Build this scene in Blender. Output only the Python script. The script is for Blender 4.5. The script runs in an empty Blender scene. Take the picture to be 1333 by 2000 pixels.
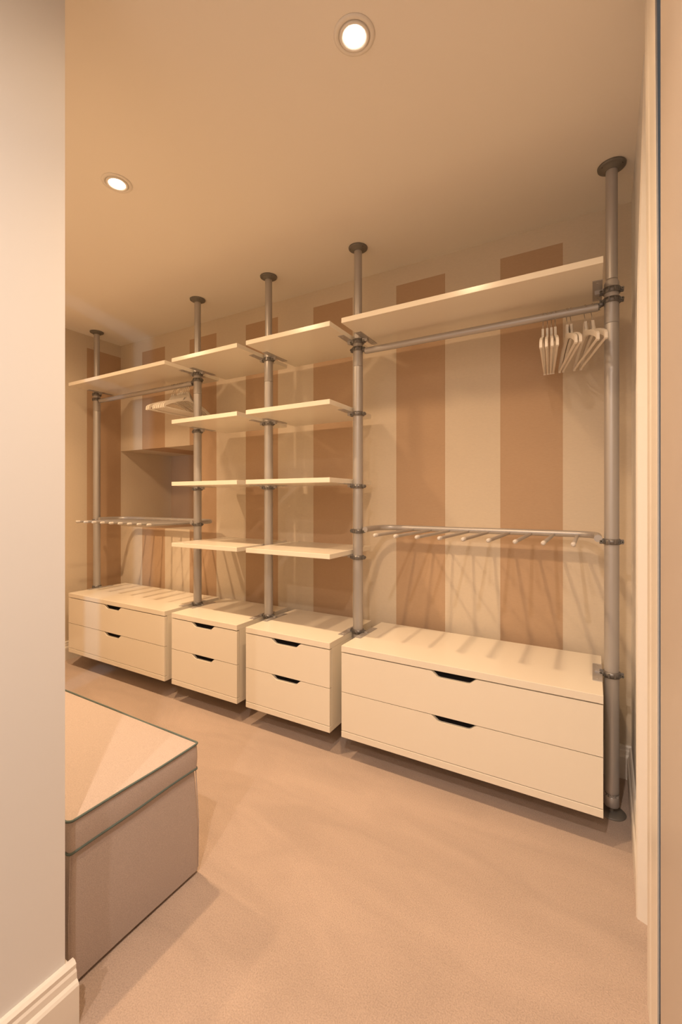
import bpy, bmesh, math, random
from mathutils import Vector, Matrix
random.seed(7)
C = bpy.context.scene.collection
PI = math.pi

# ------------------------------------------------------------------ camera, light, exposure
CAM_H = 1.2776
YAW = 0.5219
LENS = 855.07 * 36.0 / 2000.0
cam_data = bpy.data.cameras.new('camera')
cam_data.lens = LENS
cam_data.sensor_width = 36.0
cam_data.sensor_fit = 'AUTO'
cam_data.shift_y = -25.65 / 2000.0
cam_data.clip_start = 0.05
cam = bpy.data.objects.new('camera', cam_data)
cam.location = (0, 0, CAM_H)
cam.rotation_euler = (PI / 2, 0, YAW)
C.objects.link(cam)
bpy.context.scene.camera = cam

vs = bpy.context.scene.view_settings
vs.view_transform = 'Standard'
vs.look = 'None'
vs.gamma = 1.0
vs.use_curve_mapping = False
vs.exposure = 0.14

world = bpy.data.worlds.new('daylight')
bpy.context.scene.world = world
world.use_nodes = True
wb = world.node_tree.nodes['Background']
wb.inputs[0].default_value = (0.75, 0.87, 1.0, 1)
wb.inputs[1].default_value = 0.3

LAMP_COL = (1.0, 0.67, 0.385)
HALL_COL = (1.0, 0.82, 0.68)
LAMP_W = 60.0
LAMP_LEFT_W = 100.0
SPILL_W = 11.0
SPILL_LEFT_W = 15.0
HALL_W = 95.0
CEIL = 2.634
LAMPS = [(-0.605, 1.13), (-1.772, 1.15), (-2.94, 1.16)]
HALL_LAMPS = [(-0.22, -0.30), (-0.4, -1.25)]

# daylight outside the small window in the front wall, hidden behind the hall wall
ad = bpy.data.lights.new('window_daylight', 'AREA')
ad.shape = 'RECTANGLE'
ad.size = 0.02
ad.size_y = 0.5
ad.energy = 9.0
ad.color = (0.45, 0.76, 1.0)
ao = bpy.data.objects.new('window_daylight', ad)
ao.location = (-2.575, 0.0, 1.50)
ao.rotation_euler = (PI / 2, 0, math.radians(12))
C.objects.link(ao)

# ------------------------------------------------------------------ materials
def mat(name, col, rough=0.5, metal=0.0, spec=0.5, noise=0.0, nscale=200.0, bump=0.0, bscale=300.0, coat=0.0):
    m = bpy.data.materials.new(name)
    m.use_nodes = True
    nt = m.node_tree
    b = nt.nodes['Principled BSDF']
    b.inputs['Base Color'].default_value = (*col, 1)
    b.inputs['Roughness'].default_value = rough
    b.inputs['Metallic'].default_value = metal
    b.inputs['Specular IOR Level'].default_value = spec
    b.inputs['Coat Weight'].default_value = coat
    if noise or bump:
        tc = nt.nodes.new('ShaderNodeTexCoord')
    if noise:
        n = nt.nodes.new('ShaderNodeTexNoise')
        n.inputs['Scale'].default_value = nscale
        n.inputs['Detail'].default_value = 4
        nt.links.new(tc.outputs['Object'], n.inputs['Vector'])
        r = nt.nodes.new('ShaderNodeMapRange')
        r.inputs['From Min'].default_value = 0.3
        r.inputs['From Max'].default_value = 0.7
        r.inputs['To Min'].default_value = 1 - noise
        r.inputs['To Max'].default_value = 1 + noise
        nt.links.new(n.outputs['Fac'], r.inputs['Value'])
        mx = nt.nodes.new('ShaderNodeVectorMath')
        mx.operation = 'SCALE'
        mx.inputs[0].default_value = col
        nt.links.new(r.outputs['Result'], mx.inputs['Scale'])
        nt.links.new(mx.outputs['Vector'], b.inputs['Base Color'])
    if bump:
        n2 = nt.nodes.new('ShaderNodeTexNoise')
        n2.inputs['Scale'].default_value = bscale
        n2.inputs['Detail'].default_value = 3
        nt.links.new(tc.outputs['Object'], n2.inputs['Vector'])
        bp = nt.nodes.new('ShaderNodeBump')
        bp.inputs['Strength'].default_value = bump
        bp.inputs['Distance'].default_value = 0.004
        nt.links.new(n2.outputs['Fac'], bp.inputs['Height'])
        nt.links.new(bp.outputs['Normal'], b.inputs['Normal'])
    return m

LIGHT_STRIPE = (0.70, 0.60, 0.475)
DARK_STRIPE = (0.52, 0.36, 0.235)

def wallpaper(name, axis, origin, period, lo, hi):
    """stripes of width `period`, the dark ones starting `origin` along the axis; only between lo and hi along it"""
    m = mat(name, LIGHT_STRIPE, rough=0.6, spec=0.3)
    nt = m.node_tree
    b = nt.nodes['Principled BSDF']
    tc = nt.nodes.new('ShaderNodeTexCoord')
    sp = nt.nodes.new('ShaderNodeSeparateXYZ')
    nt.links.new(tc.outputs['Object'], sp.inputs[0])
    def mth(op, a, bb):
        n = nt.nodes.new('ShaderNodeMath')
        n.operation = op
        for i, v in enumerate((a, bb)):
            if v is None:
                continue
            if isinstance(v, (int, float)):
                n.inputs[i].default_value = v
            else:
                nt.links.new(v, n.inputs[i])
        return n.outputs[0]
    ax = sp.outputs[axis]
    t = mth('SUBTRACT', ax, origin)
    t = mth('DIVIDE', t, period * 2)
    t = mth('FRACT', t, None)
    dark = mth('LESS_THAN', t, 0.5)
    dark = mth('MULTIPLY', dark, mth('GREATER_THAN', ax, lo))
    dark = mth('MULTIPLY', dark, mth('LESS_THAN', ax, hi))
    dark = mth('MULTIPLY', dark, mth('LESS_THAN', sp.outputs[2], 2.53))
    # woven grain of the paper
    mp = nt.nodes.new('ShaderNodeMapping')
    mp.inputs['Scale'].default_value = (60, 60, 400)
    nt.links.new(tc.outputs['Object'], mp.inputs['Vector'])
    nz = nt.nodes.new('ShaderNodeTexNoise')
    nz.inputs['Scale'].default_value = 1.0
    nz.inputs['Detail'].default_value = 3
    nt.links.new(mp.outputs['Vector'], nz.inputs['Vector'])
    mix = nt.nodes.new('ShaderNodeMix')
    mix.data_type = 'RGBA'
    nt.links.new(dark, mix.inputs[0])
    mix.inputs[6].default_value = (*LIGHT_STRIPE, 1)
    mix.inputs[7].default_value = (*DARK_STRIPE, 1)
    r = nt.nodes.new('ShaderNodeMapRange')
    r.inputs['To Min'].default_value = 0.93
    r.inputs['To Max'].default_value = 1.07
    nt.links.new(nz.outputs['Fac'], r.inputs['Value'])
    sc = nt.nodes.new('ShaderNodeVectorMath')
    sc.operation = 'SCALE'
    nt.links.new(mix.outputs[2], sc.inputs[0])
    nt.links.new(r.outputs['Result'], sc.inputs['Scale'])
    nt.links.new(sc.outputs['Vector'], b.inputs['Base Color'])
    return m

def carpet_mat():
    m = mat('carpet', (0.6, 0.47, 0.42), rough=0.95, spec=0.1)
    nt = m.node_tree
    b = nt.nodes['Principled BSDF']
    b.inputs['Sheen Weight'].default_value = 0.25
    b.inputs['Sheen Roughness'].default_value = 0.5
    tc = nt.nodes.new('ShaderNodeTexCoord')
    n1 = nt.nodes.new('ShaderNodeTexNoise'); n1.inputs['Scale'].default_value = 260; n1.inputs['Detail'].default_value = 5
    mp = nt.nodes.new('ShaderNodeMapping'); mp.inputs['Scale'].default_value = (1.6, 4.5, 1); mp.inputs['Rotation'].default_value = (0, 0, 0.9)
    n2 = nt.nodes.new('ShaderNodeTexNoise'); n2.inputs['Scale'].default_value = 1.3; n2.inputs['Detail'].default_value = 4; n2.inputs['Distortion'].default_value = 0.8
    nt.links.new(tc.outputs['Object'], n1.inputs['Vector'])
    nt.links.new(tc.outputs['Object'], mp.inputs['Vector'])
    nt.links.new(mp.outputs['Vector'], n2.inputs['Vector'])
    r1 = nt.nodes.new('ShaderNodeMapRange'); r1.inputs['From Min'].default_value = 0.3; r1.inputs['From Max'].default_value = 0.7
    r1.inputs['To Min'].default_value = 0.86; r1.inputs['To Max'].default_value = 1.14
    r2 = nt.nodes.new('ShaderNodeMapRange'); r2.inputs['From Min'].default_value = 0.35; r2.inputs['From Max'].default_value = 0.65
    r2.inputs['To Min'].default_value = 0.93; r2.inputs['To Max'].default_value = 1.07
    nt.links.new(n1.outputs['Fac'], r1.inputs['Value']); nt.links.new(n2.outputs['Fac'], r2.inputs['Value'])
    mu = nt.nodes.new('ShaderNodeMath'); mu.operation = 'MULTIPLY'
    nt.links.new(r1.outputs[0], mu.inputs[0]); nt.links.new(r2.outputs[0], mu.inputs[1])
    sc = nt.nodes.new('ShaderNodeVectorMath'); sc.operation = 'SCALE'; sc.inputs[0].default_value = (0.475, 0.365, 0.30)
    nt.links.new(mu.outputs[0], sc.inputs['Scale']); nt.links.new(sc.outputs['Vector'], b.inputs['Base Color'])
    bp = nt.nodes.new('ShaderNodeBump'); bp.inputs['Strength'].default_value = 0.6; bp.inputs['Distance'].default_value = 0.006
    nt.links.new(n1.outputs['Fac'], bp.inputs['Height']); nt.links.new(bp.outputs['Normal'], b.inputs['Normal'])
    return m

M = {}
XL0 = -3.636
M['paper_back'] = wallpaper('striped_wallpaper_back', 0, -3.338, 0.292, -3.338, 0.3)
M['paper_left'] = wallpaper('striped_wallpaper_left', 1, 2.095 - 8 * 0.6, 0.30, -5, 2.40)
M['paper_niche'] = wallpaper('striped_wallpaper_niche', 0, XL0, 1.5, -5, 5)
M['ceiling'] = mat('ceiling_paint', (0.91, 0.85, 0.765), rough=0.8, spec=0.2)
M['wall'] = mat('wall_paint', (0.78, 0.765, 0.75), rough=0.7, spec=0.3)
M['trim'] = mat('satin_white_paint', (0.84, 0.79, 0.72), rough=0.35)
M['door'] = mat('door_paint', (0.56, 0.48, 0.42), rough=0.45)
M['carpet'] = carpet_mat()
M['lacquer'] = mat('white_lacquer', (0.82, 0.76, 0.65), rough=0.22)
M['inside'] = mat('drawer_inside', (0.25, 0.22, 0.19), rough=0.8)
M['notch_shade'] = mat('notch_shade_black', (0.008, 0.007, 0.008), rough=0.9, spec=0.1)  # near-black stands in for the shade inside the drawer notches
M['metal'] = mat('silver_grey_metal', (0.47, 0.45, 0.44), rough=0.42, metal=0.5)
M['clamp'] = mat('dark_grey_metal', (0.20, 0.19, 0.185), rough=0.4, metal=0.6)
M['flange'] = mat('grey_cast_metal', (0.20, 0.185, 0.165), rough=0.5, metal=0.3)
M['chrome'] = mat('bright_screw_metal', (0.75, 0.73, 0.70), rough=0.2, metal=1.0)
M['hanger'] = mat('white_hanger_paint', (0.82, 0.76, 0.68), rough=0.35)
M['cap'] = mat('pale_grey_plastic', (0.62, 0.58, 0.54), rough=0.45)
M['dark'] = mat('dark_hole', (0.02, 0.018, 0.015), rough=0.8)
M['fabric'] = mat('ottoman_fabric', (0.49, 0.41, 0.375), rough=0.9, spec=0.15, noise=0.10, nscale=350, bump=0.35, bscale=500)
M['piping'] = mat('teal_grey_piping', (0.10, 0.135, 0.125), rough=0.8)
em = bpy.data.materials.new('lamp_glow'); em.use_nodes = True
eb = em.node_tree.nodes['Principled BSDF']
eb.inputs['Base Color'].default_value = (1, 0.9, 0.8, 1)
eb.inputs['Emission Color'].default_value = (1, 0.86, 0.68, 1)
eb.inputs['Emission Strength'].default_value = 14
M['glow'] = em
gl = mat('window_glass', (1, 1, 1), rough=0.0)
gl.node_tree.nodes['Principled BSDF'].inputs['Transmission Weight'].default_value = 1
M['glass'] = gl

# ------------------------------------------------------------------ geometry helpers
def box(bm, x0, x1, y0, y1, z0, z1, bev=0.0, seg=2, rot=None):
    b2 = bmesh.new()
    bmesh.ops.create_cube(b2, size=1)
    for v in b2.verts:
        v.co = Vector(((x0 + x1) / 2 + v.co.x * (x1 - x0), (y0 + y1) / 2 + v.co.y * (y1 - y0), (z0 + z1) / 2 + v.co.z * (z1 - z0)))
    if bev:
        bmesh.ops.bevel(b2, geom=list(b2.edges), offset=bev, segments=seg, affect='EDGES', profile=0.5)
    if rot:
        bmesh.ops.transform(b2, matrix=rot, verts=b2.verts)
    merge(bm, b2)

def merge(bm, b2, mtx=None):
    if mtx is not None:
        bmesh.ops.transform(b2, matrix=mtx, verts=b2.verts)
    me = bpy.data.meshes.new('tmp')
    b2.to_mesh(me); b2.free()
    bm.from_mesh(me)
    bpy.data.meshes.remove(me)

def ring_frame(path, closed):
    n = len(path)
    tang = []
    for i in range(n):
        if closed:
            t = path[(i + 1) % n] - path[i - 1]
        else:
            t = path[min(i + 1, n - 1)] - path[max(i - 1, 0)]
        tang.append(t.normalized())
    return tang

def tube(bm, pts, r, seg=16, closed=False, caps=True):
    path = [Vector(p) for p in pts]
    tang = ring_frame(path, closed)
    up = Vector((0, 0, 1)) if abs(tang[0].z) < 0.9 else Vector((0, 1, 0))
    nrm = (up - tang[0] * up.dot(tang[0])).normalized()
    rings = []
    for i, p in enumerate(path):
        t = tang[i]
        nrm = (nrm - t * nrm.dot(t)).normalized()
        bi = t.cross(nrm)
        rr = r[i] if isinstance(r, (list, tuple)) else r
        rings.append([bm.verts.new(p + (nrm * math.cos(2 * PI * k / seg) + bi * math.sin(2 * PI * k / seg)) * rr) for k in range(seg)])
    m = len(rings)
    for i in range(m if closed else m - 1):
        a, b = rings[i], rings[(i + 1) % m]
        for k in range(seg):
            f = bm.faces.new((a[k], a[(k + 1) % seg], b[(k + 1) % seg], b[k])); f.smooth = True
    if caps and not closed:
        for f in (bm.faces.new(rings[0][::-1]), bm.faces.new(rings[-1])):
            for ed in f.edges: ed.smooth = False

def crisp(bm, ang=0.6):
    for ed in bm.edges:
        if len(ed.link_faces) == 2 and ed.calc_face_angle(0) > ang:
            ed.smooth = False

def lathe(bm, prof, cx=0, cy=0, seg=32, smooth=True):
    """prof: list of (r, z); closed if first == last radius loops"""
    rings = []
    for r, z in prof:
        if r < 1e-6:
            rings.append([bm.verts.new((cx, cy, z))])
        else:
            rings.append([bm.verts.new((cx + r * math.cos(2 * PI * k / seg), cy + r * math.sin(2 * PI * k / seg), z)) for k in range(seg)])
    for a, b in zip(rings[:-1], rings[1:]):
        for k in range(seg):
            k2 = (k + 1) % seg
            if len(a) == 1 and len(b) == 1:
                continue
            if len(a) == 1:
                f = bm.faces.new((a[0], b[k2], b[k]))
            elif len(b) == 1:
                f = bm.faces.new((a[k], a[k2], b[0]))
            else:
                f = bm.faces.new((a[k], a[k2], b[k2], b[k]))
            f.smooth = smooth
    if smooth:
        crisp(bm)

def prism(bm, poly, a0, a1, axis='z', bev=0.0):
    """extrude a 2D polygon: axis z -> poly in xy; axis y -> poly in xz; axis x -> poly in yz"""
    b2 = bmesh.new()
    def P(p, t):
        if axis == 'z': return (p[0], p[1], t)
        if axis == 'y': return (p[0], t, p[1])
        return (t, p[0], p[1])
    lo = [b2.verts.new(P(p, a0)) for p in poly]
    hi = [b2.verts.new(P(p, a1)) for p in poly]
    n = len(poly)
    b2.faces.new(lo[::-1]); b2.faces.new(hi)
    for i in range(n):
        b2.faces.new((lo[i], lo[(i + 1) % n], hi[(i + 1) % n], hi[i]))
    bmesh.ops.recalc_face_normals(b2, faces=b2.faces)
    if bev:
        bmesh.ops.bevel(b2, geom=list(b2.edges), offset=bev, segments=2, affect='EDGES', profile=0.5)
    merge(bm, b2)

def obj(name, bm, material, parent=None, recalc=True):
    if recalc:
        bmesh.ops.recalc_face_normals(bm, faces=bm.faces)
    me = bpy.data.meshes.new(name)
    bm.to_mesh(me); bm.free()
    me.materials.append(material)
    o = bpy.data.objects.new(name, me)
    C.objects.link(o)
    if parent: o.parent = parent
    return o

def struct(name, bm, material, parent=None):
    o = obj(name, bm, material, parent)
    if parent is None: o['kind'] = 'structure'
    return o

def thing(name, label, cat, loc=(0, 0, 0), rz=0.0, group=None):
    o = bpy.data.objects.new(name, None)
    o.empty_display_size = 0.05
    o.location = loc; o.rotation_euler = (0, 0, rz)
    C.objects.link(o)
    return tag(o, label, cat, group)

def tag(o, label, cat, group=None):
    o['label'] = label; o['category'] = cat
    if group: o['group'] = group
    return o

def dup(root, loc, rz, label):
    r = root.copy(); C.objects.link(r)
    r.location = loc; r.rotation_euler = (0, 0, rz); r['label'] = label
    for ch in list(root.children):
        c = ch.copy(); C.objects.link(c); c.parent = r
        for g in list(ch.children):
            d = g.copy(); C.objects.link(d); d.parent = c
    return r

NB = bmesh.new

# ------------------------------------------------------------------ the setting
XL, XR, YW = -3.636, 0.155, 2.395          # left wall, right wall, back wall
YF = 0.589                                 # inner face of the front wall
NX0, NX1, NZ0, NZ1, NY = XL, -2.66, 1.035, 1.70, 2.935   # deep niche at the left end of the back wall
HX = -1.1146                               # end of the hall wall

bm = NB(); box(bm, -4.2, 0.9, -2.0, 3.2, -0.1, 0.0)
struct('floor', bm, M['carpet'])
bm = NB()
# ceiling with round holes is not needed: the downlights are surface-mounted rims with shallow cans above
box(bm, -4.2, 0.9, -2.0, 3.2, CEIL, CEIL + 0.12)
struct('ceiling', bm, M['ceiling'])

bm = NB()
box(bm, NX1, 0.5, YW, YW + 0.12, 0, CEIL)                 # solid part
box(bm, XL - 0.1, NX1, YW, YW + 0.12, 0, NZ0)             # under the niche
box(bm, XL - 0.1, NX1, YW, YW + 0.12, NZ1, CEIL)          # above the niche
box(bm, NX1, NX1 + 0.1, YW + 0.12, NY, NZ0 - 0.1, NZ1 + 0.1)
box(bm, XL, NX1, YW + 0.12, NY, NZ1, NZ1 + 0.1)
box(bm, XL, NX1, YW + 0.12, NY, NZ0 - 0.1, NZ0)
struct('wall_back', bm, M['paper_back'])
bm = NB(); box(bm, XL - 0.1, NX1 + 0.1, NY, NY + 0.1, NZ0 - 0.1, NZ1 + 0.1)
struct('wall_niche', bm, M['paper_niche'])

bm = NB(); box(bm, XL - 0.1, XL, YF - 0.1, NY + 0.1, 0, CEIL)
struct('wall_left', bm, M['paper_left'])

# front wall, hidden behind the hall wall, with a window that lets a little daylight in
bm = NB()
WX0, WX1, WZ0, WZ1 = -2.79, -2.69, 0.75, 1.84
box(bm, XL, WX0, YF - 0.12, YF, 0, CEIL)
box(bm, WX1, HX - 0.14, YF - 0.12, YF, 0, CEIL)
box(bm, WX0, WX1, YF - 0.12, YF, 0, WZ0)
box(bm, WX0, WX1, YF - 0.12, YF, WZ1, CEIL)
struct('wall_front', bm, M['wall'])
bm = NB()
for a in ((WX0, WX0 + 0.012, WZ0, WZ1), (WX1 - 0.012, WX1, WZ0, WZ1), (WX0, WX1, WZ0, WZ0 + 0.012), (WX0, WX1, WZ1 - 0.012, WZ1)):
    box(bm, a[0], a[1], YF - 0.11, YF - 0.06, a[2], a[3])
struct('window_1', bm, M['trim'])

# hall wall on the left of the camera, two degrees off square
ROT = Matrix.Translation((HX, YF, 0)) @ Matrix.Rotation(-math.radians(2.0), 4, 'Z')
bm = NB(); box(bm, -0.14, 0, -2.6, 0, 0, CEIL, rot=ROT)
struct('wall_hall_left', bm, M['wall'])
SK = [(0, 0), (0.030, 0), (0.030, 0.095), (0.026, 0.101), (0.020, 0.106), (0.019, 0.122), (0.0155, 0.128), (0.0165, 0.139), (0.010, 0.145), (0, 0.145)]
def skirting(name, p0, p1, side, prof=SK, hscale=1.0):
    """moulded skirting from p0 to p1 with its face on the `side` (unit xy vector)"""
    bm = NB()
    rows = []
    for p in (p0, p1):
        rows.append([bm.verts.new((p[0] + side[0] * a, p[1] + side[1] * a, z * hscale)) for a, z in prof])
    n = len(prof)
    for i in range(n):
        bm.faces.new((rows[0][i], rows[0][(i + 1) % n], rows[1][(i + 1) % n], rows[1][i]))
    bm.faces.new(rows[0][::-1]); bm.faces.new(rows[1])
    return bm
d2 = math.radians(2.0)
wd = Vector((math.sin(d2), math.cos(d2))); wn = Vector((math.cos(d2), -math.sin(d2)))
e = Vector((HX, YF))
p0 = e - wd * 2.5; p1 = e + wd * 0.018
bm = skirting('x', p0, p1, wn)
struct('baseboard_hall_left', bm, M['trim'])
# the same skirting turning the corner along the front wall
bm = skirting('x', (HX + 0.0, YF), (XL, YF), (0, 1), [(a * 0.6, z) for a, z in SK])
struct('baseboard_front', bm, M['trim'])
bm = skirting('x', (XR, YW), (XL, YW), (0, -1), [(a * 0.7, z * 1.03) for a, z in SK])
struct('baseboard_back', bm, M['trim'])
bm = skirting('x', (XL, YW), (XL, YF), (1, 0), [(a * 0.7, z) for a, z in SK])
struct('baseboard_left', bm, M['trim'])

# right wall, slightly splayed, with its skirting
bm = NB(); prism(bm, [(0.155, 2.44), (0.136, 1.62), (0.32, 1.62), (0.32, 2.44)], 0, CEIL)
struct('wall_right', bm, M['wall'])
bm = skirting('x', (0.136, 1.62), (0.155, YW), (-1, 0.0), [(a * 0.62, z) for a, z in SK])
struct('baseboard_right', bm, M['trim'])

def leaning(bm, poly, shifts):
    """vertical moulding: the same outline at several heights, each shifted a little along x"""
    rows = [[bm.verts.new((p[0] + s, p[1], z)) for p in poly] for z, s in shifts]
    n = len(poly)
    for a, b in zip(rows[:-1], rows[1:]):
        for i in range(n):
            bm.faces.new((a[i], a[(i + 1) % n], b[(i + 1) % n], b[i]))
    bm.faces.new(rows[0][::-1]); bm.faces.new(rows[-1])
# door lining on the right: its lit face, then the moulded casing nearer the camera
bm = NB(); leaning(bm, [(0.1155, 1.611), (0.119, 1.604), (0.142, 1.594), (0.30, 1.594), (0.30, 1.66), (0.122, 1.66)], [(0, 0), (1.6, 0), (1.95, 0.003), (CEIL, 0.021)])
struct('trim_1', bm, M['trim'])
bm = NB(); leaning(bm, [(0.1225, 1.352), (0.1200, 1.345), (0.1205, 1.30), (0.1235, 1.285), (0.1235, 1.265), (0.1200, 1.255), (0.1195, 1.16), (0.1205, 1.150), (0.1240, 1.152), (0.1265, 1.352)],
                   [(0, 0), (1.6, 0), (CEIL, -0.006)])
struct('trim_2', bm, M['trim'])
bm = NB(); box(bm, 0.20, 0.32, 1.39, 1.62, 0, CEIL); box(bm, 0.1285, 0.21, 1.335, 1.40, 0, CEIL)  # second box is an added, unseen block keeping light out of the door gap
struct('wall_hall_right_light_block', bm, M['wall'])
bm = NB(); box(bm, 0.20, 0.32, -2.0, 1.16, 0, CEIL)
struct('wall_hall_side', bm, M['dark'])  # near-black wall colour stands in for shade in the cavity behind the door
bm = NB(); box(bm, 0.120, 0.162, 0.30, 1.099, 0.006, CEIL - 0.004, bev=0.002)
d = struct('door_1', bm, M['door'])
for z in (0.25, 1.19, 2.2):
    bm = NB()
    tube(bm, [(0.156, 1.106, z), (0.156, 1.106, z + 0.09)], 0.006, 10)
    obj('hinge', bm, M['flange'], d)
bm = NB(); box(bm, -1.4, 0.4, -1.95, -1.83, 0, CEIL)
struct('wall_hall_back', bm, M['wall'])

# ------------------------------------------------------------------ downlights
def downlight(x, y, label, watts, col, group, beam=130, spill=0.0):
    t = thing('recessed_downlight', label, 'ceiling light', (x, y, CEIL), 0, group)
    bm = NB()
    lathe(bm, [(0.046, -0.0005), (0.046, -0.003), (0.049, -0.005), (0.056, -0.0045), (0.0605, -0.0015), (0.0605, -0.0005), (0.046, -0.0005)], seg=48)
    obj('rim', bm, M['trim'], t)
    bm = NB()
    lathe(bm, [(0.0435, -0.0005), (0.0435, -0.0065), (0.040, -0.008), (0.033, -0.005), (0.031, -0.001), (0.0435, -0.0005)], seg=48)
    o = obj('swivel_ring', bm, M['trim'], t)
    bm = NB()
    lathe(bm, [(0, -0.005), (0.014, -0.0048), (0.025, -0.0035), (0.0305, -0.001), (0, -0.0008)], seg=36)
    obj('bulb', bm, M['glow'], t)
    l = bpy.data.lights.new('downlight_beam', 'SPOT')
    l.energy = watts; l.color = col
    l.spot_size = math.radians(beam); l.spot_blend = 1.0
    l.shadow_soft_size = 0.022
    lo = bpy.data.objects.new('downlight_beam', l)
    lo.location = (0, 0, -0.034)
    C.objects.link(lo); lo.parent = t
    if spill:
        l2 = bpy.data.lights.new('downlight_spill', 'SPOT')
        l2.energy = spill; l2.color = col
        l2.spot_size = math.radians(172); l2.spot_blend = 0.4
        l2.shadow_soft_size = 0.06
        lo2 = bpy.data.objects.new('downlight_spill', l2)
        lo2.location = (0, 0, -0.065)
        C.objects.link(lo2); lo2.parent = t
    return t
G = 'recessed downlights in the ceiling'
downlight(*LAMPS[0], 'bright round recessed ceiling downlight, the larger-looking one near the top of the photo', LAMP_W, LAMP_COL, G, 118, SPILL_W)
downlight(*LAMPS[1], 'small round recessed ceiling downlight, the lower left one above the ottoman side', LAMP_LEFT_W, LAMP_COL, G, 114, SPILL_LEFT_W)
downlight(*LAMPS[2], 'recessed ceiling downlight at the far left end of the room, behind the hall wall', LAMP_LEFT_W, LAMP_COL, G, 114, SPILL_LEFT_W)
downlight(*HALL_LAMPS[0], 'recessed ceiling downlight in the hall outside the dressing room, nearer the doorway', HALL_W, HALL_COL, G, 170)
downlight(*HALL_LAMPS[1], 'recessed ceiling downlight at the far end of the hall outside the dressing room', HALL_W, HALL_COL, G, 170)

# ------------------------------------------------------------------ storage posts
YP = 2.0958                                  # plane of the posts
S_L, S_S = 1.1663, 0.6163
X5 = 0.0674
PX = [X5 - 2 * S_L - 2 * S_S, X5 - S_L - 2 * S_S, X5 - S_L - S_S, X5 - S_L, X5]
ZT, ZU = 2.137, 0.5611                       # underside of the top shelves, top of the drawer units
ROWS = [1.749, 1.3593, 0.977]                # undersides of the lower shelves
ZRACK = 1.115
HALF = 0.0332                                # half the gap between neighbours

def clamp(parent, z, r, plates, lift=0):
    """ring clamp round the post with bolt lugs; plates: list of (side, lower z of plate)"""
    bm = NB()
    ro = r + 0.0045
    lathe(bm, [(r, z - 0.011), (ro, z - 0.011), (ro, z + 0.011), (r, z + 0.011), (r, z - 0.011)], seg=28)
    for s in (-1, 1):
        box(bm, s * (ro - 0.002), s * (ro + 0.011), -0.007, -0.002, z - 0.009, z + 0.009, bev=0.001)
        box(bm, s * (ro - 0.002), s * (ro + 0.011), 0.002, 0.007, z - 0.009, z + 0.009, bev=0.001)
    # toothed collar edge
    for k in range(10):
        a = 2 * PI * k / 10
        box(bm, ro - 0.001, ro + 0.003, -0.003, 0.003, z - 0.008, z + 0.008, rot=Matrix.Rotation(a, 4, 'Z'))
    c = obj('ring_clamp', bm, M['clamp'], parent)
    for s in (-1, 1):
        bm = NB()
        tube(bm, [(s * (ro + 0.006), -0.0135, z), (s * (ro + 0.006), 0.0135, z)], 0.0028, 10)
        tube(bm, [(s * (ro + 0.006), -0.0135, z), (s * (ro + 0.006), -0.008, z)], 0.0062, 12)
        tube(bm, [(s * (ro + 0.006), 0.008, z), (s * (ro + 0.006), 0.0135, z)], 0.0062, 6)
        obj('bolt', bm, M['flange'], c)
    for s, pz in plates:
        bm = NB()
        box(bm, s * HALF, s * (HALF + 0.034), -0.10, 0.10, pz, pz + 0.0022, bev=0.0005)
        box(bm, s * (ro - 0.002), s * (HALF + 0.026), -0.009, 0.009, min(pz, z - 0.004) , max(pz + 0.002, z + 0.004), bev=0.001)
        for yy in (-0.075, 0.075):
            lathe(bm, [(0, pz - 0.001), (0.005, pz - 0.0008), (0.005, pz + 0.003), (0, pz + 0.003)], s * (HALF + 0.017), yy, 12)
        obj('mounting_plate', bm, M['metal'], c)
    return c

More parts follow.
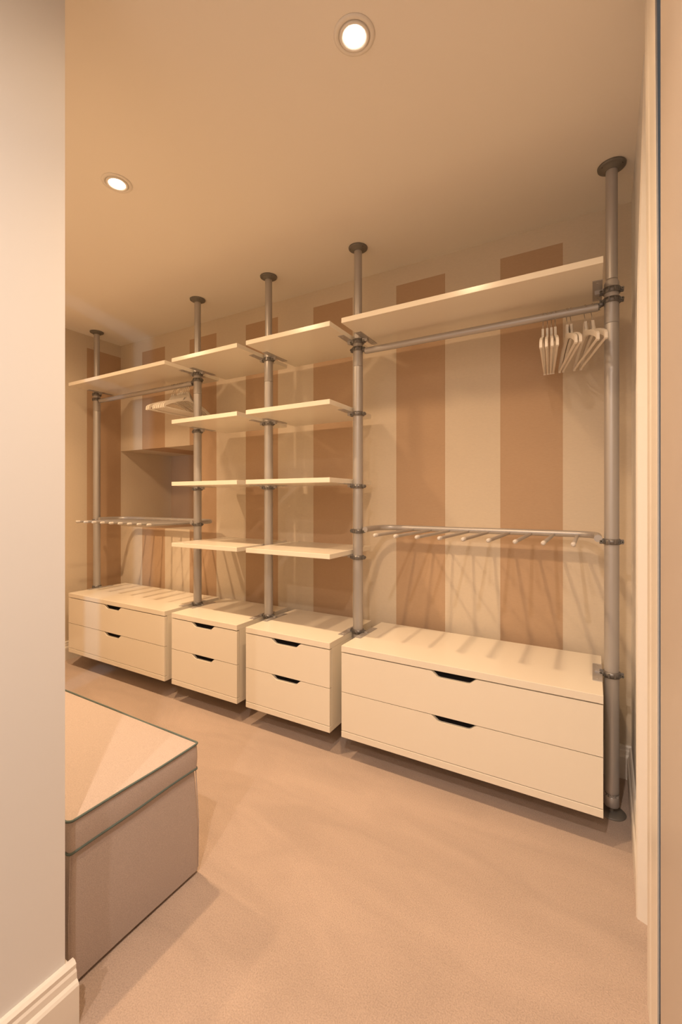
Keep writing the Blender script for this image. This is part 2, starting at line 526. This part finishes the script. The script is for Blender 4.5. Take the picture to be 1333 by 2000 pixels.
post_desc = ['grey metal floor-to-ceiling post at the far left end of the shelving',
             'grey metal floor-to-ceiling post with white hangers beside it, second from the left end',
             'grey metal floor-to-ceiling post in the middle between the two short shelf columns',
             'grey metal floor-to-ceiling post left of the wide bay with hangers',
             'tallest-looking grey metal floor-to-ceiling post at the right end by the door lining']
JOINT = 1.989
RU, RL = 0.0213, 0.0265
for i, x in enumerate(PX):
    p = thing('storage_post', post_desc[i], 'post', (x, YP, 0), 0, 'floor-to-ceiling posts of the shelving')
    bm = NB(); tube(bm, [(0, 0, 0.088), (0, 0, JOINT)], RL, 32)
    obj('lower_tube', bm, M['metal'], p)
    bm = NB()
    lathe(bm, [(RL - 0.001, JOINT + 0.0015), (RL, JOINT + 0.003), (RL, 2.155), (RU + 0.001, 2.165), (RU + 0.0003, 2.17), (RU + 0.0003, JOINT + 0.0015), (RL - 0.001, JOINT + 0.0015)], seg=32, smooth=True)
    obj('sleeve', bm, M['metal'], p)
    bm = NB(); tube(bm, [(0, 0, 2.10), (0, 0, CEIL - 0.006)], RU, 32)
    obj('upper_tube', bm, M['metal'], p)
    bm = NB()
    lathe(bm, [(RU, CEIL - 0.022), (RU + 0.006, CEIL - 0.021), (RU + 0.010, CEIL - 0.013), (0.045, CEIL - 0.010), (0.0505, CEIL - 0.007), (0.0515, CEIL - 0.001), (RU, CEIL - 0.001)], seg=40)
    fl = obj('ceiling_flange', bm, M['flange'], p)
    for k in range(3):
        bm = NB()
        a = math.radians(215 + 120 * k)
        lathe(bm, [(0, CEIL - 0.0112), (0.0042, CEIL - 0.0110), (0.0046, CEIL - 0.0095), (0, CEIL - 0.009)], 0.0385 * math.cos(a), 0.0385 * math.sin(a), 12)
        obj('screw_hole', bm, M['dark'], fl)
    # adjusting foot
    bm = NB()
    lathe(bm, [(0.0, 0.032), (RL - 0.001, 0.032), (RL, 0.034), (RL, 0.072), (RL - 0.002, 0.074), (0, 0.074)], seg=32)
    for k in range(14):
        box(bm, RL - 0.004, RL - 0.0002, -0.0026, 0.0026, 0.072, 0.082, rot=Matrix.Rotation(2 * PI * k / 14, 4, 'Z'))
    lathe(bm, [(RL - 0.005, 0.072), (RL - 0.005, 0.09)], seg=24)
    ft = obj('adjusting_foot', bm, M['metal'], p)
    bm = NB()
    tube(bm, [(0, 0, 0.004), (0, 0, 0.034)], 0.008, 14)
    lathe(bm, [(0, 0.0), (0.050, 0.0), (0.051, 0.003), (0.048, 0.006), (0.012, 0.009), (0, 0.009)], seg=36)
    obj('floor_plate', bm, M['flange'], p)
    sides = []
    if i > 0: sides.append(-1)
    if i < 4: sides.append(1)
    clamp(p, ZT - 0.013, RL, [(s, ZT - 0.0022) for s in sides])
    if i in (0, 1, 3, 4):
        clamp(p, 2.083, RL, [])
        clamp(p, 1.104, RL, [])
    rows = ROWS if i in (1, 2, 3) else []
    for z in rows:
        sd = {1: [1], 2: [-1, 1], 3: [-1]}[i]
        clamp(p, z - 0.014, RL, [(s, z - 0.0022) for s in sd])
    clamp(p, ZU + 0.004, RL, [(s, ZU + 0.0001) for s in sides])

# ------------------------------------------------------------------ shelves
YFR, YBK = 1.8557, 2.3255
def shelf(x0, x1, z, label, group):
    bm = NB(); box(bm, x0, x1, YFR, YBK, z, z + 0.025, bev=0.0015)
    return tag(obj('shelf', bm, M['lacquer'], None), label, 'shelf', group)
G = 'white shelves of the open storage wall'
bays = [(PX[i] + HALF, PX[i + 1] - HALF) for i in range(4)]
shelf(*bays[0], ZT, 'long white shelf at the far left, above the left clothes rail', G)
shelf(*bays[1], ZT, 'short white shelf, topmost of the left shelf column', G)
shelf(*bays[2], ZT, 'short white shelf, topmost of the right shelf column', G)
shelf(*bays[3], ZT, 'long white shelf at the right, above the rail with the hangers', G)
for k, w in enumerate(('second from the top', 'third from the top, edge at eye height', 'lowest')):
    shelf(*bays[1], ROWS[k], 'short white shelf, %s of the left shelf column' % w, G)
    shelf(*bays[2], ROWS[k], 'short white shelf, %s of the right shelf column' % w, G)

# ------------------------------------------------------------------ drawer units
def drawer_unit(x0, x1, label):
    w = x1 - x0; cx = (x0 + x1) / 2
    t = thing('drawer_unit', label, 'drawer unit', (cx, YFR, 0.1143), 0, 'floating white two-drawer units')
    h = ZU - 0.1143; D = YBK - YFR; a = w / 2
    bm = NB(); box(bm, -a, a, 0, D, h - 0.031, h, bev=0.0015); obj('top_panel', bm, M['lacquer'], t)
    bm = NB(); box(bm, -a, a, 0, D, 0, 0.030, bev=0.0015); obj('bottom_panel', bm, M['lacquer'], t)
    for s in (-1, 1):
        bm = NB(); box(bm, min(s * a, s * (a - 0.018)), max(s * a, s * (a - 0.018)), 0.021, D, 0.030, h - 0.031); obj('side_panel', bm, M['lacquer'], t)
    bm = NB(); box(bm, -a + 0.018, a - 0.018, D - 0.012, D - 0.002, 0.030, h - 0.031); obj('back_panel', bm, M['lacquer'], t)
    gap = 0.0022
    z_mid = 0.335 - 0.1143     # line between the drawers, above the bottom
    spans = [(0.030 + 0.0034, z_mid - 0.0016), (z_mid + 0.0016, h - 0.031 - 0.0045)]
    hw, hb, hd = 0.094, 0.060, 0.0245
    for z0, z1 in spans:
        bm = NB()
        xa = a - 0.0008
        def arc(cx_, cz, r, a0, a1, n=5):
            return [(cx_ + r * math.cos(math.radians(a0 + (a1 - a0) * k / n)), cz + r * math.sin(math.radians(a0 + (a1 - a0) * k / n))) for k in range(n + 1)]
        notch = [(hw + 0.004, z1), (hw - 0.004, z1 - 0.004), (hb + 0.012, z1 - hd + 0.005), (hb + 0.005, z1 - hd + 0.001), (hb - 0.004, z1 - hd),
                 (-hb + 0.004, z1 - hd), (-hb - 0.005, z1 - hd + 0.001), (-hb - 0.012, z1 - hd + 0.005), (-hw + 0.004, z1 - 0.004), (-hw - 0.004, z1)]
        prof = sorted([(x_, z_) for x_, z_ in notch] + [(-xa, z1), (xa, z1)])
        cols = []
        for x_, zt_ in prof:
            cols.append([bm.verts.new((x_, 0.001, z0)), bm.verts.new((x_, 0.001, zt_)), bm.verts.new((x_, 0.019, zt_)), bm.verts.new((x_, 0.019, z0))])
        for p_, q_ in zip(cols[:-1], cols[1:]):
            for k in range(4):
                bm.faces.new((p_[k], p_[(k + 1) % 4], q_[(k + 1) % 4], q_[k]))
        bm.faces.new(cols[0][::-1]); bm.faces.new(cols[-1])
        # the tray behind the front
        ya, yb = 0.019, D - 0.03
        ti, to = a - 0.034, a - 0.022
        box(bm, -to, -ti, ya, yb, z0 + 0.006, z1 - 0.045)
        box(bm, ti, to, ya, yb, z0 + 0.006, z1 - 0.045)
        box(bm, -ti, ti, ya, yb, z0 + 0.006, z0 + 0.014)
        box(bm, -ti, ti, yb - 0.010, yb, z0 + 0.014, z1 - 0.045)
        dr = obj('drawer', bm, M['lacquer'], t)
        bm = NB(); box(bm, -hw - 0.02, hw + 0.02, 0.0192, 0.024, z1 - hd - 0.02, z1 + 0.0005)  # black plate painting the shade of the cavity behind the notch
        obj('finger_notch_shade', bm, M['notch_shade'], dr)
    # shadow gap liner just behind the drawer joints
    return t
drawer_unit(*bays[0], 'long white two-drawer unit at the far left, under the left trouser rack')
drawer_unit(*bays[1], 'short white two-drawer unit under the left shelf column')
drawer_unit(*bays[2], 'short white two-drawer unit under the right shelf column')
drawer_unit(*bays[3], 'long white two-drawer unit at the right, nearest the camera')

# ------------------------------------------------------------------ clothes rails
ZR = 2.069
RR = 0.0165
def rail(x0, x1, label):
    t = thing('clothes_rail', label, 'clothes rail', ((x0 + x1) / 2, YP, ZR), 0, 'grey clothes rails')
    a = (x1 - x0) / 2
    bm = NB()
    tube(bm, [(-a + 0.047, 0, 0), (a - 0.047, 0, 0)], RR, 24)
    obj('tube', bm, M['metal'], t)
    for s in (-1, 1):
        bm = NB()
        tube(bm, [(s * (a - 0.049), 0, 0), (s * (a - 0.042), 0, 0.0)], RR * 0.8, 20)
        tube(bm, [(s * (a - 0.044), 0, 0.002), (s * (a - 0.031), 0, 0.010)], [0.009, 0.008], 14)
        box(bm, min(s * (a - 0.046), s * (a - 0.030)), max(s * (a - 0.046), s * (a - 0.030)), -0.012, 0.012, 0.001, 0.013, bev=0.002)
        obj('end_connector', bm, M['clamp'], t)
    return t
rail(PX[0], PX[1], 'grey metal clothes rail under the long shelf at the far left')
rail(PX[3], PX[4], 'grey metal clothes rail under the long shelf at the right')

# ------------------------------------------------------------------ trouser racks
def rack(x0, x1, label):
    t = thing('trouser_rack', label, 'trouser rack', ((x0 + x1) / 2, YP, ZRACK), 0, 'pull-out style trouser racks')
    a = (x1 - x0) / 2 - 0.048
    yb = 2.302 - YP; R = 0.085
    path = [(-a, -0.012, 0), (-a, 0.05, 0), (-a, yb - R, 0)]
    for k in range(1, 9):
        q = PI / 2 * k / 8
        path.append((-a + R - R * math.cos(q), yb - R + R * math.sin(q), 0))
    for k in range(0, 9):
        q = PI / 2 * (1 - k / 8)
        path.append((a - R + R * math.cos(q), yb - R + R * math.sin(q), 0))
    path += [(a, 0.05, 0), (a, -0.012, 0)]
    bm = NB(); tube(bm, path, 0.0150, 20)
    obj('frame', bm, M['metal'], t)
    for s in (-1, 1):
        bm = NB(); box(bm, min(s * (a - 0.002), s * (a + 0.0215)), max(s * (a - 0.002), s * (a + 0.0215)), -0.010, 0.010, -0.014, -0.004, bev=0.001)
        obj('bracket', bm, M['clamp'], t)
    for k in range(9):
        x = 0.238 + 0.1 * k - (x1 - x0) / 2
        bm = NB(); tube(bm, [(x, yb, -0.008), (x, -0.284, -0.004)], 0.0075, 16)
        b = obj('trouser_bar', bm, M['metal'], t)
        bm = NB(); tube(bm, [(x, -0.270, -0.004), (x, -0.290, -0.004), (x, -0.2955, -0.004), (x, -0.298, -0.004)], [0.0088, 0.0088, 0.0072, 0.004], 16)
        obj('end_cap', bm, M['cap'], b)
    return t
rack(PX[0], PX[1], 'grey metal trouser rack above the far left drawer unit')
rack(PX[3], PX[4], 'grey metal trouser rack above the right-hand long drawer unit')

# ------------------------------------------------------------------ hangers
def make_hanger(loc, rz, label, group):
    t = thing('coat_hanger', label, 'hanger', loc, rz, group)
    # body: outline in local yz, 14 mm thick
    half = [(0.0, -0.052), (0.011, -0.053), (0.0115, -0.082), (0.020, -0.094), (0.060, -0.106), (0.110, -0.123), (0.160, -0.143), (0.200, -0.163), (0.2125, -0.175), (0.215, -0.197),
            (0.205, -0.200), (0.196, -0.183), (0.155, -0.163), (0.105, -0.142), (0.055, -0.126), (0.0, -0.114)]
    bm = NB()
    T = 0.005
    for s in (1, -1):
        b2 = bmesh.new()
        pts = [(s * y, z) for y, z in half]
        lo = [b2.verts.new((-T, y, z)) for y, z in pts]; hi = [b2.verts.new((T, y, z)) for y, z in pts]
        n = len(pts)
        fa = b2.faces.new(lo); fb = b2.faces.new(hi[::-1])
        for k in range(n - 1):
            b2.faces.new((lo[k], lo[k + 1], hi[k + 1], hi[k]))
        bmesh.ops.triangulate(b2, faces=[fa, fb])
        merge(bm, b2)
    bmesh.ops.remove_doubles(bm, verts=bm.verts, dist=0.0001)
    obj('shoulders', bm, M['hanger'], t)
    bm = NB(); tube(bm, [(0, -0.208, -0.192), (0, 0.208, -0.192)], 0.0048, 12)
    obj('crossbar', bm, M['hanger'], t)
    bm = NB()
    r = RR + 0.0025
    pts = [(0, 0, -0.056), (0, 0, -0.045), (0, 0.001, -0.036), (0, 0.006, -0.026)]
    for k in range(12):
        q = math.radians(-50 + k * 20)
        pts.append((0, r * 1.12 * math.cos(q), r * 1.0 * math.sin(q)))
    tube(bm, pts, 0.0016, 8)
    obj('hook', bm, M['chrome'], t)
    return t
GR = 'white hangers on the right rail'
words = ['leftmost of the four tight ones', 'second of the four tight ones from the left', 'third of the four tight ones from the left', 'rightmost of the four tight ones',
         'left one of the middle pair', 'right one of the middle pair', 'left one of the pair nearest the right post', 'hanging nearest the right post of all']
hang = [(-0.188, 3.0), (-0.171, 3.8), (-0.155, 5.0), (-0.140, 6.0), (-0.095, 11), (-0.080, 11), (-0.028, 12.5), (-0.002, 12.5)]
first = None
for (x, th), w in zip(hang, words):
    lab = 'white coat hanger on the right rail, ' + w
    # the front end (local -y) swings to the right for a positive angle
    if first is None:
        first = make_hanger((x, YP, ZR), math.radians(th), lab, GR)
    else:
        dup(first, (x, YP, ZR), math.radians(th), lab)
left = [(-2.580, 0), (-2.562, 0), (-2.518, 1.5), (-2.500, 1.5), (-2.482, 2), (-2.464, 2), (-2.444, 3), (-2.425, 3.5)]
lw = ['farthest from the post', 'second farthest from the post', 'third farthest from the post', 'fourth farthest from the post',
      'fourth from the post', 'third from the post', 'second from the post', 'right beside the post']
for (x, th), w in zip(left, lw):
    h = dup(first, (x, YP, ZR), math.radians(th), 'white coat hanger bunched on the far left rail, ' + w)
    h['group'] = 'white hangers on the left rail'

# ------------------------------------------------------------------ ottoman
OX1, OY0, OY1, OH = -1.172, 0.628, 1.055, 0.444
OX0 = OX1 - 1.05
def ottoman():
    t = thing('ottoman', 'pinkish beige fabric ottoman with dark teal piping against the hall wall', 'ottoman', (OX1 - 0.525, (OY0 + OY1) / 2, 0))
    a, b = 0.525, (OY1 - OY0) / 2
    LZ = 0.352                     # lower edge of the cushion lid
    def slab(a_, b_, z0, z1, wob, nz, rad=0.012, seed=0, flare=0.0):
        bm = NB()
        rnd = random.Random(seed)
        N = 40
        per = []
        def side(p, q, n):
            for k in range(n): per.append((p[0] + (q[0] - p[0]) * k / n, p[1] + (q[1] - p[1]) * k / n))
        r = rad
        def corner(cx, cy, a0):
            for k in range(5):
                q = math.radians(a0 + 90 * k / 5); per.append((cx + r * math.cos(q), cy + r * math.sin(q)))
        corner(a_ - r, b_ - r, 0); side((a_ - r, b_), (-a_ + r, b_), 24)
        corner(-a_ + r, b_ - r, 90); side((-a_, b_ - r), (-a_, -b_ + r), 12)
        corner(-a_ + r, -b_ + r, 180); side((-a_ + r, -b_), (a_ - r, -b_), 24)
        corner(a_ - r, -b_ + r, 270); side((a_, -b_ + r), (a_, b_ - r), 12)
        rings = []
        for j in range(nz + 1):
            f = j / nz; z = z0 + (z1 - z0) * f
            row = []
            for i, (x, y) in enumerate(per):
                ph = i * 0.45
                d = wob * math.sin(PI * f) * (1 + 0.4 * math.sin(ph * 0.35 + seed)) + flare * (1 - f) * (1 + 0.5 * math.sin(ph * 0.6 + 1.3))
                L = math.hypot(x / a_, y / b_) or 1
                row.append(bm.verts.new((x * (1 + d / a_), y * (1 + d / b_), z)))
            rings.append(row)
        n = len(per)
        for A, B in zip(rings[:-1], rings[1:]):
            for i in range(n):
                f = bm.faces.new((A[i], A[(i + 1) % n], B[(i + 1) % n], B[i])); f.smooth = True
        return bm, rings, per
    # box cover
    bm, rings, per = slab(a - 0.006, b - 0.006, 0.012, LZ + 0.004, 0.0035, 10, seed=2, flare=0.006)
    for f in (bm.faces.new(rings[0][::-1]), bm.faces.new(rings[-1])):
        for ed in f.edges: ed.smooth = False
    body = obj('box_cover', bm, M['fabric'], t)
    for sx in (1, -1):
        for sy in (1, -1):
            bm = NB()
            for k in (0,):
                tube(bm, [(sx * (a + 0.0008 - k), sy * (b - 0.0005), 0.02), (sx * (a + 0.001 - k), sy * (b + 0.0012), 0.18), (sx * (a - 0.004 - k), sy * (b - 0.006), LZ)], 0.0016, 6)
            obj('corner_seam', bm, M['fabric'], body)
    # cushion lid, slightly domed
    bm, rings, per = slab(a, b, LZ + 0.006, OH - 0.004, 0.003, 6, seed=5)
    for ed in bm.faces.new(rings[0][::-1]).edges: ed.smooth = False
    prev = rings[-1]
    for i in range(len(per)):
        bm.edges.get((prev[i], prev[(i + 1) % len(per)])).smooth = False
    n = len(per)
    for j in range(1, 8):
        f = 1 - j / 8.0
        row = [bm.verts.new((x * f, y * f, OH - 0.004 + 0.007 * (1 - f ** 4) + 0.002 * math.sin(x * f * 9) * (1 - f))) for x, y in per]
        for i in range(n):
            fc = bm.faces.new((prev[i], prev[(i + 1) % n], row[(i + 1) % n], row[i])); fc.smooth = True
        prev = row
    f = bm.faces.new(prev); f.smooth = True
    lid = obj('cushion_lid', bm, M['fabric'], t)
    def pipe(z, off, amp, seed):
        bm = NB()
        pts = [(x * (1 + off / a), y * (1 + off / b), z + amp * math.sin(i * 0.33 + seed) + amp * 0.6 * math.sin(i * 0.83 + seed)) for i, (x, y) in enumerate(per)]
        tube(bm, pts, 0.0034, 8, closed=True)
        return bm
    obj('piping', pipe(OH - 0.003, 0.0015, 0.0010, 1), M['piping'], lid)
    obj('piping', pipe(LZ + 0.006, 0.0005, 0.0016, 3), M['piping'], lid)
    for sx in (1, -1):
        for sy in (1, -1):
            bm = NB()
            box(bm, sx * (a - 0.06) - 0.02, sx * (a - 0.06) + 0.02, sy * (b - 0.06) - 0.02, sy * (b - 0.06) + 0.02, 0, 0.014)
            obj('foot', bm, M['dark'], t)
    return t
ottoman()
